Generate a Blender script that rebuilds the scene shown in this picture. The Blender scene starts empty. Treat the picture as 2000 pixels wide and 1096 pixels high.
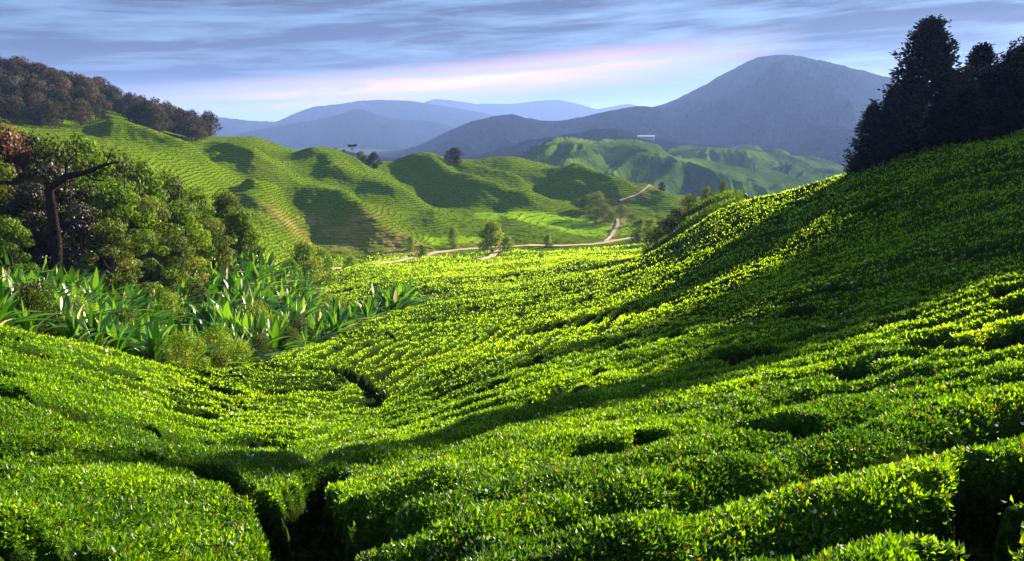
import bpy, math, random
import numpy as np
from mathutils import Vector, Euler
random.seed(7); rng = np.random.default_rng(7)
sc = bpy.context.scene
C = sc.collection
# ------------------------------------------------------------------ camera
F = 1540.0; CX = 1000.0; CY = 548.0
PITCH = math.atan((548 - 250) / F)
cam_d = bpy.data.cameras.new('camera'); cam = bpy.data.objects.new('camera', cam_d); C.objects.link(cam)
cam.location = (0, 0, 0); cam.rotation_euler = (math.pi / 2 - PITCH, 0, 0)
cam_d.sensor_width = 36; cam_d.lens = 36 * F / 2000.0
cam_d.clip_start = 0.05; cam_d.clip_end = 60000
sc.camera = cam
# ------------------------------------------------------------------ light
SUN_AZ = math.radians(47); SUN_EL = math.radians(21)
sdir = Vector((math.sin(SUN_AZ) * math.cos(SUN_EL), math.cos(SUN_AZ) * math.cos(SUN_EL), math.sin(SUN_EL)))
sl = bpy.data.lights.new('sun', 'SUN'); sun = bpy.data.objects.new('sun', sl); C.objects.link(sun)
sun.rotation_euler = sdir.to_track_quat('Z', 'Y').to_euler()
sl.energy = 5.0; sl.angle = math.radians(0.5); sl.color = (1.0, 0.90, 0.68)
w = bpy.data.worlds.new('World'); sc.world = w; w.use_nodes = True
sc.view_settings.view_transform = 'Standard'; sc.view_settings.look = 'None'
sc.view_settings.exposure = 2.15; sc.view_settings.gamma = 1.0
sc.cycles.volume_bounces = 0; sc.cycles.max_bounces = 5; sc.cycles.diffuse_bounces = 2
sc.cycles.transparent_max_bounces = 8; sc.cycles.use_denoising = True

class NT:
    """small node-tree builder"""
    def __init__(s, t): s.t = t; s.N = t.nodes; s.L = t.links; s.N.clear()
    def n(s, typ, ins=None, **kw):
        nd = s.N.new(typ)
        for k, v in kw.items(): setattr(nd, k, v)
        for k, v in (ins or {}).items(): s.set(nd, k, v)
        return nd
    def set(s, nd, k, v):
        sk = nd.inputs[k]
        if isinstance(v, bpy.types.NodeSocket): s.L.new(v, sk)
        elif isinstance(v, bpy.types.Node): s.L.new(v.outputs[0], sk)
        else: sk.default_value = v
    def m(s, op, a, b=0.0, c=None, clamp=False):
        nd = s.n('ShaderNodeMath', {0: a, 1: b}, operation=op); nd.use_clamp = clamp
        if c is not None: s.set(nd, 2, c)
        return nd.outputs[0]
    def ramp(s, fac, stops, interp='LINEAR'):
        r = s.n('ShaderNodeValToRGB', {0: fac}); cr = r.color_ramp; cr.interpolation = interp
        while len(cr.elements) > 1: cr.elements.remove(cr.elements[-1])
        for i, (p, c) in enumerate(stops):
            e = cr.elements[0] if i == 0 else cr.elements.new(p)
            e.position = p; e.color = (*c, 1) if len(c) == 3 else c
        return r.outputs[0]
    def mix(s, f, a, b, blend='MIX'):
        nd = s.n('ShaderNodeMix', data_type='RGBA', blend_type=blend)
        s.set(nd, 0, f); s.set(nd, 6, (*a, 1) if isinstance(a, tuple) and len(a) == 3 else a)
        s.set(nd, 7, (*b, 1) if isinstance(b, tuple) and len(b) == 3 else b)
        return nd.outputs[2]
    def noise(s, vec, scale, detail=4, rough=0.55, dist=0.0, col=False):
        nd = s.n('ShaderNodeTexNoise', {'Scale': scale, 'Detail': detail, 'Roughness': rough, 'Distortion': dist})
        if vec is not None: s.set(nd, 'Vector', vec)
        return nd.outputs[1 if col else 0]
    def attr(s, name, out=2):
        return s.n('ShaderNodeAttribute', attribute_name=name).outputs[out]

# world: nishita sky with thin stratus painted by direction
W = NT(w.node_tree)
sky = W.n('ShaderNodeTexSky', sky_type='NISHITA', sun_disc=False, sun_elevation=SUN_EL, sun_rotation=SUN_AZ,
          altitude=1500, air_density=1.0, dust_density=0.6, ozone_density=4.0)
tc = W.n('ShaderNodeTexCoord').outputs['Generated']
sep = W.n('ShaderNodeSeparateXYZ', {0: tc})
X, Y, Z_ = sep.outputs
el = W.m('ARCSINE', Z_); az = W.m('ARCTAN2', X, Y)
# slanted streak coordinates
e2 = W.m('SUBTRACT', el, W.m('MULTIPLY', az, 0.05))
st = W.n('ShaderNodeCombineXYZ', {0: W.m('MULTIPLY', az, 2.2), 1: W.m('MULTIPLY', e2, 22.0), 2: 0.0}).outputs[0]
n1 = W.noise(st, 1.5, 6, 0.6, 0.3)
st2 = W.n('ShaderNodeCombineXYZ', {0: W.m('MULTIPLY', az, 5.0), 1: W.m('MULTIPLY', e2, 60.0), 2: 3.0}).outputs[0]
n2 = W.noise(st2, 1.3, 5, 0.65, 0.6)
nn = W.m('ADD', W.m('MULTIPLY', n1, 0.65), W.m('MULTIPLY', n2, 0.35))
# dark blue stratus higher up
hi = W.m('MULTIPLY', W.m('SUBTRACT', e2, 0.015), 15.0, clamp=True)
dark = W.m('MULTIPLY', W.m('MULTIPLY', W.m('SUBTRACT', nn, 0.42), 8.0, clamp=True), hi)
# pink band low down
bc = W.m('ABSOLUTE', W.m('SUBTRACT', W.m('SUBTRACT', el, 0.062), W.m('MULTIPLY', az, 0.095)))
band = W.m('SUBTRACT', 1.0, W.m('MULTIPLY', bc, 34.0), clamp=True)
lat = W.m('SUBTRACT', 1.0, W.m('MULTIPLY', W.m('ABSOLUTE', W.m('ADD', az, 0.10)), 2.2), clamp=True)
lat = W.m('MULTIPLY', lat, 2.0, clamp=True)
pink = W.m('MULTIPLY', W.m('MULTIPLY', band, lat), W.m('MULTIPLY', W.m('SUBTRACT', nn, 0.34), 5.0, clamp=True))
n3 = W.noise(st2, 0.6, 5, 0.6, 0.4)
wisp = W.m('MULTIPLY', W.m('SUBTRACT', n3, 0.57), 6.0, clamp=True)
base = W.mix(0.8, sky.outputs[0], (0.85, 1.35, 2.2))
c1 = W.mix(W.m('MULTIPLY', dark, 0.92), base, (0.30, 0.40, 0.82))
c2 = W.mix(W.m('MULTIPLY', wisp, 0.35), c1, (2.5, 2.7, 3.7))
c3 = W.mix(W.m('MULTIPLY', pink, 0.95), c2, (7.4, 4.5, 4.9))
zen = W.m('ADD', 1.0, W.m('MULTIPLY', W.m('MULTIPLY', W.m('SUBTRACT', el, 0.20), 4.0, clamp=True), 1.45))   # sky above the view brightened as added fill light
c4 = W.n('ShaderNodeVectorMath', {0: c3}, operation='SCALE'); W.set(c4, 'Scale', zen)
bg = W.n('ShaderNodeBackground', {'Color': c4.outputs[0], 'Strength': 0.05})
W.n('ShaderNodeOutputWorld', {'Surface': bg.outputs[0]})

# ------------------------------------------------------------------ numeric helpers
def pdir(px, py):
    px = np.asarray(px, float); py = np.asarray(py, float)
    a = (px - CX) / F; b = (CY - py) / F
    cp, sp = math.cos(PITCH), math.sin(PITCH)
    dx = a; dy = cp + b * sp; dz = -sp + b * cp
    return dx, dy, dz
def azt(px, py):
    dx, dy, dz = pdir(px, py)
    return np.arctan2(dx, dy), dz / np.hypot(dx, dy)
def pt(px, py, r):
    a, t = azt(px, py); return np.stack([r * np.sin(a), r * np.cos(a), r * t], -1)

def _h(ix, iy, s):
    n = (ix.astype(np.int64) * 374761393 + iy.astype(np.int64) * 668265263 + s * 974711) & 0xffffffff
    n = ((n ^ (n >> 13)) * 1274126177) & 0xffffffff
    n = n ^ (n >> 16)
    return (n & 0xffff) / 65535.0
def vn(x, y, s=0):
    ix = np.floor(x); iy = np.floor(y); fx = x - ix; fy = y - iy
    fx = fx * fx * fx * (fx * (fx * 6 - 15) + 10); fy = fy * fy * fy * (fy * (fy * 6 - 15) + 10)
    a = _h(ix, iy, s); b = _h(ix + 1, iy, s); c = _h(ix, iy + 1, s); d = _h(ix + 1, iy + 1, s)
    return (a + (b - a) * fx) * (1 - fy) + (c + (d - c) * fx) * fy
def fbm(x, y, s=0, o=4, g=0.5):
    v = 0; a = 1; tot = 0
    for i in range(o):
        v = v + a * (vn(x, y, s + i * 17) * 2 - 1); tot += a; a *= g
        x, y = x * 1.93 + y * 0.35 + 11.3, y * 1.93 - x * 0.35 + 5.7
    return v / tot
def sst(x, a, b):
    t = np.clip((x - a) / (b - a), 0, 1); return t * t * (3 - 2 * t)

# ------------------------------------------------------------------ terrain model: tan(elevation) over (azimuth, ln range)
COLS = {
 -600: [(4,1180),(7,960),(12,800),(20,640),(30,560),(45,540),(80,480),(130,400),(250,200),(450,20),(600,0),(800,100)],
 0: [(3.5,1200),(5,1060),(7,965),(10,880),(14,805),(20,725),(28,648),(33,634),(45,640),(60,585),(90,500),(130,450),(200,350),(300,260),(420,170),(500,140),(700,200)],
 200: [(3.5,1210),(5,1075),(7,985),(10,905),(14,845),(20,775),(28,705),(36,670),(45,672),(60,620),(75,565),(95,515),(130,465),(200,370),(280,290),(330,258),(400,225),(470,200),(600,260)],
 400: [(3.5,1220),(5,1085),(7,1000),(10,930),(14,880),(20,830),(28,775),(36,738),(44,720),(52,722),(65,670),(80,605),(98,548),(130,495),(200,425),(260,362),(300,326),(335,304),(352,309),(400,274),(440,264),(600,300)],
 500: [(3.5,1230),(5,1090),(7,1005),(10,935),(14,888),(20,843),(28,790),(36,750),(44,718),(51,702),(60,686),(80,615),(100,560),(150,520),(200,505),(235,470),(262,412),(285,404),(312,360),(345,314),(362,305),(378,310),(410,277),(435,270),(600,320)],
 600: [(3.5,1230),(5,1090),(7,1000),(10,930),(14,885),(20,845),(28,795),(36,752),(44,712),(55,677),(62,664),(75,658),(100,610),(150,565),(200,540),(228,524),(245,505),(265,452),(288,396),(310,384),(330,372),(352,330),(400,296),(500,330)],
 700: [(3.5,1230),(5,1090),(7,995),(10,920),(14,872),(20,842),(28,800),(36,755),(44,712),(55,668),(70,630),(85,632),(110,600),(150,548),(188,515),(215,522),(240,510),(262,474),(290,410),(306,396),(325,392),(350,368),(385,320),(410,306),(550,340)],
 850: [(3,1240),(4,1115),(6,985),(10,885),(14,850),(20,812),(28,765),(36,725),(48,680),(60,645),(75,610),(88,598),(98,600),(115,572),(150,543),(200,512),(235,500),(255,491),(282,474),(312,414),(335,406),(365,400),(385,378),(410,335),(435,312),(600,350)],
 1000: [(3,1240),(4,1105),(6,975),(10,870),(16,795),(25,725),(40,665),(60,620),(90,585),(120,560),(180,523),(230,500),(260,487),(296,470),(325,424),(345,414),(372,402),(395,362),(420,325),(435,314),(600,350)],
 1150: [(3,1240),(4,1100),(6,968),(10,858),(16,775),(25,702),(40,642),(60,597),(90,557),(120,532),(160,508),(200,498),(240,489),(275,478),(310,455),(350,424),(375,395),(410,352),(430,338),(600,372)],
 1270: [(3,1240),(4,1098),(6,962),(10,845),(16,760),(25,688),(40,625),(60,576),(85,532),(110,499),(118,493),(140,505),(200,492),(260,470),(310,450),(350,420),(390,385),(425,370),(600,395)],
 1340: [(4,1097),(6,960),(10,840),(16,755),(25,680),(40,612),(60,556),(85,500),(108,458),(115,455),(135,442),(150,440),(200,470),(300,450),(600,395)],
 1400: [(4,1097),(6,957),(10,835),(16,750),(25,670),(40,600),(60,535),(80,480),(100,430),(108,423),(118,422),(135,402),(150,398),(190,440),(300,450),(600,390)],
 1470: [(4,1096),(6,955),(10,832),(16,743),(25,658),(40,580),(60,510),(80,450),(98,405),(108,397),(130,392),(180,430),(300,440),(600,390)],
 1550: [(4,1096),(6,952),(10,828),(16,735),(25,645),(40,560),(60,487),(80,425),(97,386),(106,379),(130,390),(190,440),(300,430),(600,390)],
 1650: [(4,1096),(6,950),(10,825),(16,725),(25,630),(40,538),(60,455),(80,390),(94,361),(102,356),(130,365),(190,420),(300,420),(600,390)],
 1800: [(4,1097),(6,946),(10,815),(16,710),(25,605),(40,500),(60,405),(80,338),(95,303),(106,294),(130,305),(190,370),(300,410),(600,390)],
 2000: [(4,1100),(6,945),(10,805),(16,690),(25,575),(40,455),(60,350),(80,285),(100,250),(116,241),(150,250),(200,300),(300,350),(600,380)],
 2300: [(4,1110),(6,945),(10,790),(16,655),(25,520),(40,390),(60,275),(80,212),(100,182),(120,172),(160,190),(300,300),(600,380)],
 2800: [(4,1130),(6,950),(10,770),(16,620),(25,470),(40,310),(60,180),(80,120),(120,90),(180,110),(300,200),(600,380)],
}
KA = 4.5
P = []
for px, lst in COLS.items():
    for r, py in lst:
        a, t = azt(px, py); P.append((float(a) * KA, math.log(r), float(t)))
P = np.array(P)
def tps_fit(P, reg=1e-3):
    n = len(P); d = P[:, None, :2] - P[None, :, :2]; r2 = (d ** 2).sum(-1) + 1e-12
    K = 0.5 * r2 * np.log(r2) + np.eye(n) * reg
    Q = np.c_[np.ones(n), P[:, :2]]
    A = np.block([[K, Q], [Q.T, np.zeros((3, 3))]])
    return np.linalg.solve(A, np.r_[P[:, 2], 0, 0, 0])
def tps_eval(P, wt, u, v):
    out = np.empty(u.shape).ravel(); uf = u.ravel(); vf = v.ravel()
    for i in range(0, len(uf), 20000):
        du = uf[i:i + 20000, None] - P[None, :, 0]; dv = vf[i:i + 20000, None] - P[None, :, 1]
        r2 = du * du + dv * dv + 1e-12
        out[i:i + 20000] = (0.5 * r2 * np.log(r2)) @ wt[:-3] + wt[-3] + wt[-2] * uf[i:i + 20000] + wt[-1] * vf[i:i + 20000]
    return out.reshape(u.shape)
AZ0, AZ1, NA = -0.95, 0.95, 260
LR0, LR1, NR = math.log(3.0), math.log(760.0), 420
def table(P, reg):
    wt = tps_fit(P, reg)
    A, L = np.meshgrid(np.linspace(AZ0, AZ1, NA), np.linspace(LR0, LR1, NR), indexing='ij')
    return tps_eval(P, wt, A * KA, L)
def lookup(T, a, l):
    u = np.clip((a - AZ0) / (AZ1 - AZ0) * (NA - 1), 0, NA - 1.0001); v = np.clip((l - LR0) / (LR1 - LR0) * (NR - 1), 0, NR - 1.0001)
    i = u.astype(int); j = v.astype(int); fu = u - i; fv = v - j
    return (T[i, j] * (1 - fu) + T[i + 1, j] * fu) * (1 - fv) + (T[i, j + 1] * (1 - fu) + T[i + 1, j + 1] * fu) * fv
TT = table(P, 2e-3)

def seg_dist(x, y, pts):
    """distance to a polyline and parameter 0..1 along it"""
    best = np.full(np.shape(x), 1e9); par = np.zeros(np.shape(x)); n = len(pts) - 1
    for k in range(n):
        ax, ay = pts[k][:2]; bx, by = pts[k + 1][:2]; dx, dy = bx - ax, by - ay
        t = np.clip(((x - ax) * dx + (y - ay) * dy) / (dx * dx + dy * dy + 1e-9), 0, 1)
        d = np.hypot(x - ax - t * dx, y - ay - t * dy); m = d < best
        best = np.where(m, d, best); par = np.where(m, (k + t) / n, par)
    return best, par
# spurs on the middle hills: image px, py and range, height, half width
SPURS = [
 ([(800,306,432),(850,335,405),(920,372,380),(1000,400,366),(1045,412,358)], 9, 24),
 ([(885,306,440),(940,340,415),(1000,378,392),(1060,408,370)], 6, 18),
 ([(1120,330,432),(1180,362,400),(1215,395,375)], 9, 24),
 ([(1240,362,425),(1290,385,390),(1330,400,360)], 6, 20),
 ([(640,296,405),(690,350,360),(760,385,345),(840,404,345)], 6, 18),
 ([(500,398,285),(600,408,300),(680,435,290),(740,470,268),(775,500,252)], 7, 18),
 ([(505,402,280),(530,440,262),(560,490,242)], 6, 13),
 ([(470,290,380),(540,345,330),(600,372,325)], 5, 18),
 ([(215,262,335),(330,278,322),(410,300,316)], 7, 17),
]
SP = [([pt(*q)[:2] for q in s], h, wd) for s, h, wd in SPURS]
def ground(x, y):
    r = np.hypot(x, y); a = np.arctan2(x, y); rr = np.maximum(r, 3.0)
    z = lookup(TT, a, np.log(rr)) * rr
    mid = sst(r, 200, 260) * (1 - sst(r, 520, 640))
    xw = x + fbm(x / 25, y / 25, 201, 3) * 9; yw = y + fbm(x / 25, y / 25, 202, 3) * 9
    for pts, h, wd in SP:
        d, p = seg_dist(xw, yw, pts)
        end = np.clip(np.minimum(p * 5 + 0.75, (1 - p) * 3 + 0.15), 0, 1)
        z = z + 1.35 * h * mid * end * (1.25 / (1 + (d / (wd * 0.62)) ** 2.2) - 0.65 * np.exp(-(d / (wd * 1.7)) ** 2))
    z = z + fbm(x / 30, y / 30, 3, 3) * np.clip(r / 120, 0, 1) * 1.6
    z = z + fbm(x / 6, y / 6, 9, 3) * 0.16 * np.clip(r / 12, 0.2, 1)
    f = sst(r, 560, 900)
    return z * (1 - f) + (-85 + fbm(x / 500, y / 500, 5, 4) * 18) * f
def place(px, r):
    a = float(azt(px, 400)[0]); x, y = r * math.sin(a), r * math.cos(a)
    return x, y, float(ground(np.array([x]), np.array([y]))[0])
def top_h(px, r, py):
    """height of a thing at (px, r) whose top is seen at row py"""
    x, y, z = place(px, r); return float(azt(px, py)[1]) * r - z
def hit(px, py, r0=150, r1=560):
    a, t = azt(px, py); rs = np.linspace(r0, r1, 3000)
    g = ground(rs * math.sin(a), rs * math.cos(a)) / rs
    k = np.argmax(g >= t) if (g >= t).any() else int(np.argmax(g))
    return np.array([rs[k] * math.sin(a), rs[k] * math.cos(a)])

# ------------------------------------------------------------------ mesh helpers
def mk(name, V, Q, mat, parent=None, smooth=False, attrs=None, label=None, cat=None, group=None, kind=None, link=True):
    me = bpy.data.meshes.new(name); V = np.asarray(V, np.float32); Q = np.asarray(Q, np.int32)
    me.vertices.add(len(V)); me.vertices.foreach_set('co', V.ravel())
    n, k = Q.shape
    me.loops.add(n * k); me.loops.foreach_set('vertex_index', Q.ravel())
    me.polygons.add(n); me.polygons.foreach_set('loop_start', np.arange(0, n * k, k, dtype=np.int32))
    me.polygons.foreach_set('loop_total', np.full(n, k, np.int32))
    if smooth: me.polygons.foreach_set('use_smooth', np.ones(n, bool))
    for an, (dom, val) in (attrs or {}).items():
        at = me.attributes.new(an, 'FLOAT', dom); at.data.foreach_set('value', np.asarray(val, np.float32))
    me.update(calc_edges=True)
    me.materials.append(mat)
    o = bpy.data.objects.new(name, me)
    if link: C.objects.link(o)
    if parent is not None: o.parent = parent
    tag(o, label, cat, group, kind)
    return o
def tag(o, label=None, cat=None, group=None, kind=None):
    for k, v in (('label', label), ('category', cat), ('group', group), ('kind', kind)):
        if v: o[k] = v
def grid_faces(n, m, keep=None):
    i, j = np.meshgrid(np.arange(n - 1), np.arange(m - 1), indexing='ij')
    q = np.stack([i * m + j, (i + 1) * m + j, (i + 1) * m + j + 1, i * m + j + 1], -1).reshape(-1, 4)
    if keep is not None:
        kf = keep.ravel()[q].all(1); q = q[kf]
    return q
def compact(V, Q, attrs):
    used = np.unique(Q); mp = np.full(len(V), -1); mp[used] = np.arange(len(used))
    return V[used], mp[Q], {k: (d, v[used]) for k, (d, v) in attrs.items()}
def leaves(pos, dirv, side, L, Wd, fold=0.12, curl=0.1):
    """folded two-quad leaves: base, right, tip, left, midrib point"""
    n = len(pos); up = np.cross(side, dirv)
    L = np.broadcast_to(np.asarray(L), (n,))[:, None]; Wd = np.broadcast_to(np.asarray(Wd), (n,))[:, None]
    b = pos; t = pos + dirv * L - up * L * curl
    r = pos + dirv * L * 0.45 + side * Wd * .5 + up * L * fold
    l = pos + dirv * L * 0.45 - side * Wd * .5 + up * L * fold
    c = pos + dirv * L * 0.5 + up * L * 0.03
    V = np.stack([b, r, t, l, c], 1).reshape(-1, 3)
    k = np.arange(n)[:, None] * 5
    Q = np.concatenate([k + np.array([[0, 1, 2, 4]]), k + np.array([[0, 4, 2, 3]])], 1).reshape(-1, 4)
    return V, Q
def unit(v): return v / (np.linalg.norm(v, axis=-1, keepdims=True) + 1e-9)
def rand_leaves(pos, elo, ehi, L, Wd, g, fold=0.12, curl=0.1):
    n = len(pos); a = g.uniform(0, 2 * math.pi, n); e = g.uniform(elo, ehi, n)
    d = np.stack([np.cos(a) * np.cos(e), np.sin(a) * np.cos(e), np.sin(e)], 1)
    s = np.stack([-np.sin(a), np.cos(a), np.zeros(n)], 1)
    tw = g.uniform(-0.7, 0.7, n)[:, None]; u = np.cross(s, d); s = unit(s * np.cos(tw) + u * np.sin(tw))
    return leaves(pos, d, s, L, Wd, fold, curl)
def tube(pts, rad, sides=6):
    pts = np.asarray(pts, float); n = len(pts); rad = np.broadcast_to(rad, (n,))
    tan = np.gradient(pts, axis=0); tan = unit(tan)
    ref = np.array([0.31, 0.95, 0.05]); a = unit(np.cross(tan, ref)); b = np.cross(tan, a)
    th = np.linspace(0, 2 * math.pi, sides, endpoint=False)
    V = pts[:, None] + rad[:, None, None] * (np.cos(th)[None, :, None] * a[:, None] + np.sin(th)[None, :, None] * b[:, None])
    i, j = np.meshgrid(np.arange(n - 1), np.arange(sides), indexing='ij'); j2 = (j + 1) % sides
    Q = np.stack([i * sides + j, i * sides + j2, (i + 1) * sides + j2, (i + 1) * sides + j], -1).reshape(-1, 4)
    return V.reshape(-1, 3), Q
def join(parts):
    V = []; Q = []; o = 0
    for v, q in parts: V.append(v); Q.append(q + o); o += len(v)
    return np.concatenate(V), np.concatenate(Q)

# ------------------------------------------------------------------ materials
def mat_new(name):
    m = bpy.data.materials.new(name); m.use_nodes = True; return m, NT(m.node_tree)
def leaf_mat(name, stops, transl=0.45, gloss=0.06, rough=0.38, pos_scale=0.25, obj_rand=0.0, tcol=None):
    m, t = mat_new(name)
    v = t.attr('v')
    if obj_rand:
        oi = t.n('ShaderNodeObjectInfo').outputs['Random']
        v = t.m('ADD', t.m('MULTIPLY', v, 1 - obj_rand), t.m('MULTIPLY', oi, obj_rand))
    col = t.ramp(v, stops)
    tcc = t.mix(1.0, col, tcol or (1.45, 1.3, 0.15), 'MULTIPLY')
    d = t.n('ShaderNodeBsdfDiffuse', {'Color': col}); tr = t.n('ShaderNodeBsdfTranslucent', {'Color': tcc})
    mx = t.n('ShaderNodeMixShader', {0: transl, 1: d.outputs[0], 2: tr.outputs[0]})
    g = t.n('ShaderNodeBsdfGlossy', {'Color': (1, 1, 1, 1), 'Roughness': rough})
    mx2 = t.n('ShaderNodeMixShader', {0: gloss, 1: mx.outputs[0], 2: g.outputs[0]})
    t.n('ShaderNodeOutputMaterial', {'Surface': mx2.outputs[0]})
    return m
def pmat(name, colfn, rough=0.9, bump=None, transl=0, tmul=(1.3, 1.2, .4)):
    m, t = mat_new(name)
    pos = t.n('ShaderNodeNewGeometry').outputs['Position']
    col = colfn(t, pos)
    nrm = None
    if bump:
        hgt, st_, ds = bump(t, pos)
        nrm = t.n('ShaderNodeBump', {'Height': hgt, 'Strength': st_, 'Distance': ds}).outputs[0]
    d = t.n('ShaderNodeBsdfDiffuse', {'Color': col, 'Roughness': 0.5})
    if nrm: t.set(d, 'Normal', nrm)
    out = d.outputs[0]
    if transl:
        tr = t.n('ShaderNodeBsdfTranslucent', {'Color': t.mix(1.0, col, tmul, 'MULTIPLY')})
        if nrm: t.set(tr, 'Normal', nrm)
        out = t.n('ShaderNodeMixShader', {0: transl, 1: out, 2: tr.outputs[0]}).outputs[0]
    t.n('ShaderNodeOutputMaterial', {'Surface': out})
    return m
M = {}
M['soil'] = pmat('soil', lambda t, p: t.ramp(t.noise(p, 0.6, 6, 0.6), [(0.3, (0.02, 0.035, 0.008)), (0.5, (0.05, 0.07, 0.015)), (0.7, (0.09, 0.075, 0.03))]),
                 bump=lambda t, p: (t.noise(p, 3, 5), 0.6, 0.1))
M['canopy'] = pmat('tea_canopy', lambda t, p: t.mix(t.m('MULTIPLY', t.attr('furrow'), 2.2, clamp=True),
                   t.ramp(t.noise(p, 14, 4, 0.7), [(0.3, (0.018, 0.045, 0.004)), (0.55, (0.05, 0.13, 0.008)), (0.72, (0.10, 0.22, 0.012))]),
                   t.ramp(t.noise(p, 7, 5, 0.7), [(0.35, (0.006, 0.010, 0.003)), (0.55, (0.022, 0.034, 0.006)), (0.7, (0.06, 0.09, 0.01))])), bump=lambda t, p: (t.noise(p, 9, 4, 0.7), 1.0, 0.2))  # dark furrow tint: bare twiggy sides, plus shade put into the colour
TEA = [(0.0, (0.03, 0.09, 0.002)), (0.35, (0.13, 0.26, 0.002)), (0.75, (0.29, 0.48, 0.002)), (0.93, (0.42, 0.58, 0.004)), (1.0, (0.15, 0.085, 0.025))]
M['tea'] = leaf_mat('tea_leaf', TEA, 0.62, 0.016, 0.35)
M['flower'] = leaf_mat('tea_blossom', [(0, (0.72, 0.56, 0.52)), (1, (0.88, 0.74, 0.68))], 0.3, 0.1, 0.4, tcol=(1, 1, 1))
def hill_col(t, p):
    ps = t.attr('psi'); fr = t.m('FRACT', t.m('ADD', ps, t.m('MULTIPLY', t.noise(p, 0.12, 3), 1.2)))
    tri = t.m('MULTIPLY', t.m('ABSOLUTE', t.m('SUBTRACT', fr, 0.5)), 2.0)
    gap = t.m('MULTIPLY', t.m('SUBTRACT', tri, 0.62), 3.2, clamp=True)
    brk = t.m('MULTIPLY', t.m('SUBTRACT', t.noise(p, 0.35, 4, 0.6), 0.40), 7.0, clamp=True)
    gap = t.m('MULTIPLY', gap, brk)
    leaf = t.ramp(t.noise(p, 1.6, 5, 0.7), [(0.28, (0.035, 0.07, 0.003)), (0.5, (0.13, 0.21, 0.003)), (0.70, (0.28, 0.39, 0.005))])
    big = t.m('MULTIPLY', t.m('SUBTRACT', t.noise(p, 0.035, 5, 0.6), 0.56), 6.0, clamp=True)
    leaf = t.mix(t.m('MULTIPLY', big, 0.45), leaf, (0.17, 0.15, 0.035))
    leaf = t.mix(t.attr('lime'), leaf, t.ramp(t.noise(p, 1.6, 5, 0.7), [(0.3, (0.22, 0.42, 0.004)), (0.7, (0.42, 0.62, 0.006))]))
    er = t.m('MULTIPLY', t.attr('earth'), t.m('MULTIPLY', t.m('SUBTRACT', t.noise(p, 0.3, 5, 0.65), 0.38), 5.0, clamp=True), clamp=True)
    leaf = t.mix(er, leaf, (0.42, 0.30, 0.09))
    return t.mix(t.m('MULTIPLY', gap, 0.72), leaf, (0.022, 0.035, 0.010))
def hill_bump(t, p):
    ps = t.attr('psi'); fr = t.m('FRACT', t.m('ADD', ps, t.m('MULTIPLY', t.noise(p, 0.12, 3), 1.2)))
    tri = t.m('MULTIPLY', t.m('ABSOLUTE', t.m('SUBTRACT', fr, 0.5)), 2.0)
    h = t.m('ADD', t.m('MULTIPLY', t.m('POWER', tri, 3.0), -0.5), t.m('MULTIPLY', t.noise(p, 1.3, 4, 0.7), 0.9))
    return h, 1.0, 1.1
M['hill'] = pmat('tea_hill', hill_col, bump=hill_bump, transl=0.15)
def far_tea(t, p):
    fr = t.m('ADD', t.m('MULTIPLY', t.noise(p, 0.012, 4), 0.7), t.m('MULTIPLY', t.noise(p, 0.2, 4, 0.7), 0.3))
    return t.ramp(fr, [(0.35, (0.03, 0.06, 0.01)), (0.52, (0.075, 0.13, 0.012)), (0.68, (0.17, 0.24, 0.015))])
M['fartea'] = pmat('far_tea', far_tea, bump=lambda t, p: (t.noise(p, 0.15, 5, 0.6), 0.8, 4.0))
M['wood'] = pmat('forest_cover', lambda t, p: t.ramp(t.noise(p, 0.05, 6, 0.7), [(0.35, (0.003, 0.005, 0.007)), (0.55, (0.007, 0.010, 0.012)), (0.72, (0.018, 0.019, 0.020))]),
                 bump=lambda t, p: (t.n('ShaderNodeTexVoronoi', {'Vector': p, 'Scale': 0.07}).outputs[0], 1.0, -7.0))
M['road'] = pmat('road_gravel', lambda t, p: t.ramp(t.noise(p, 1.2, 6, 0.6), [(0.3, (0.40, 0.29, 0.15)), (0.7, (0.72, 0.58, 0.38))]))
M['bark'] = pmat('bark', lambda t, p: t.ramp(t.noise(p, 3, 5), [(0.3, (0.03, 0.022, 0.015)), (0.7, (0.11, 0.085, 0.06))]), bump=lambda t, p: (t.noise(p, 9, 4), 0.7, 0.05))
M['deadwood'] = pmat('dead_wood', lambda t, p: t.ramp(t.noise(p, 3, 5), [(0.3, (0.012, 0.009, 0.007)), (0.7, (0.045, 0.034, 0.026))]), bump=lambda t, p: (t.noise(p, 6, 5), 1.0, 0.15))
M['palebark'] = pmat('pale_bark', lambda t, p: t.ramp(t.noise(p, 3, 5), [(0.3, (0.12, 0.10, 0.07)), (0.7, (0.32, 0.28, 0.21))]))
M['jungle'] = leaf_mat('jungle_leaf', [(0, (0.02, 0.05, 0.004)), (0.5, (0.09, 0.17, 0.008)), (0.85, (0.17, 0.27, 0.012)), (1, (0.26, 0.28, 0.06))], 0.4, 0.008, 0.5)
M['olive'] = leaf_mat('olive_leaf', [(0, (0.02, 0.035, 0.006)), (0.6, (0.085, 0.13, 0.015)), (1, (0.22, 0.22, 0.07))], 0.35, 0.006, 0.5)
M['rusty'] = leaf_mat('rusty_leaf', [(0, (0.05, 0.03, 0.02)), (0.6, (0.14, 0.07, 0.04)), (1, (0.26, 0.14, 0.08))], 0.3, 0.015)
M['darkleaf'] = leaf_mat('dark_leaf', [(0, (0.012, 0.010, 0.008)), (0.7, (0.03, 0.028, 0.015)), (1, (0.08, 0.08, 0.03))], 0.15, 0.015)
M['conifer'] = leaf_mat('conifer_needles', [(0, (0.010, 0.014, 0.016)), (0.7, (0.028, 0.034, 0.034)), (1, (0.06, 0.065, 0.05))], 0.06, 0.0, tcol=(1, 1, 0.8))
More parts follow.
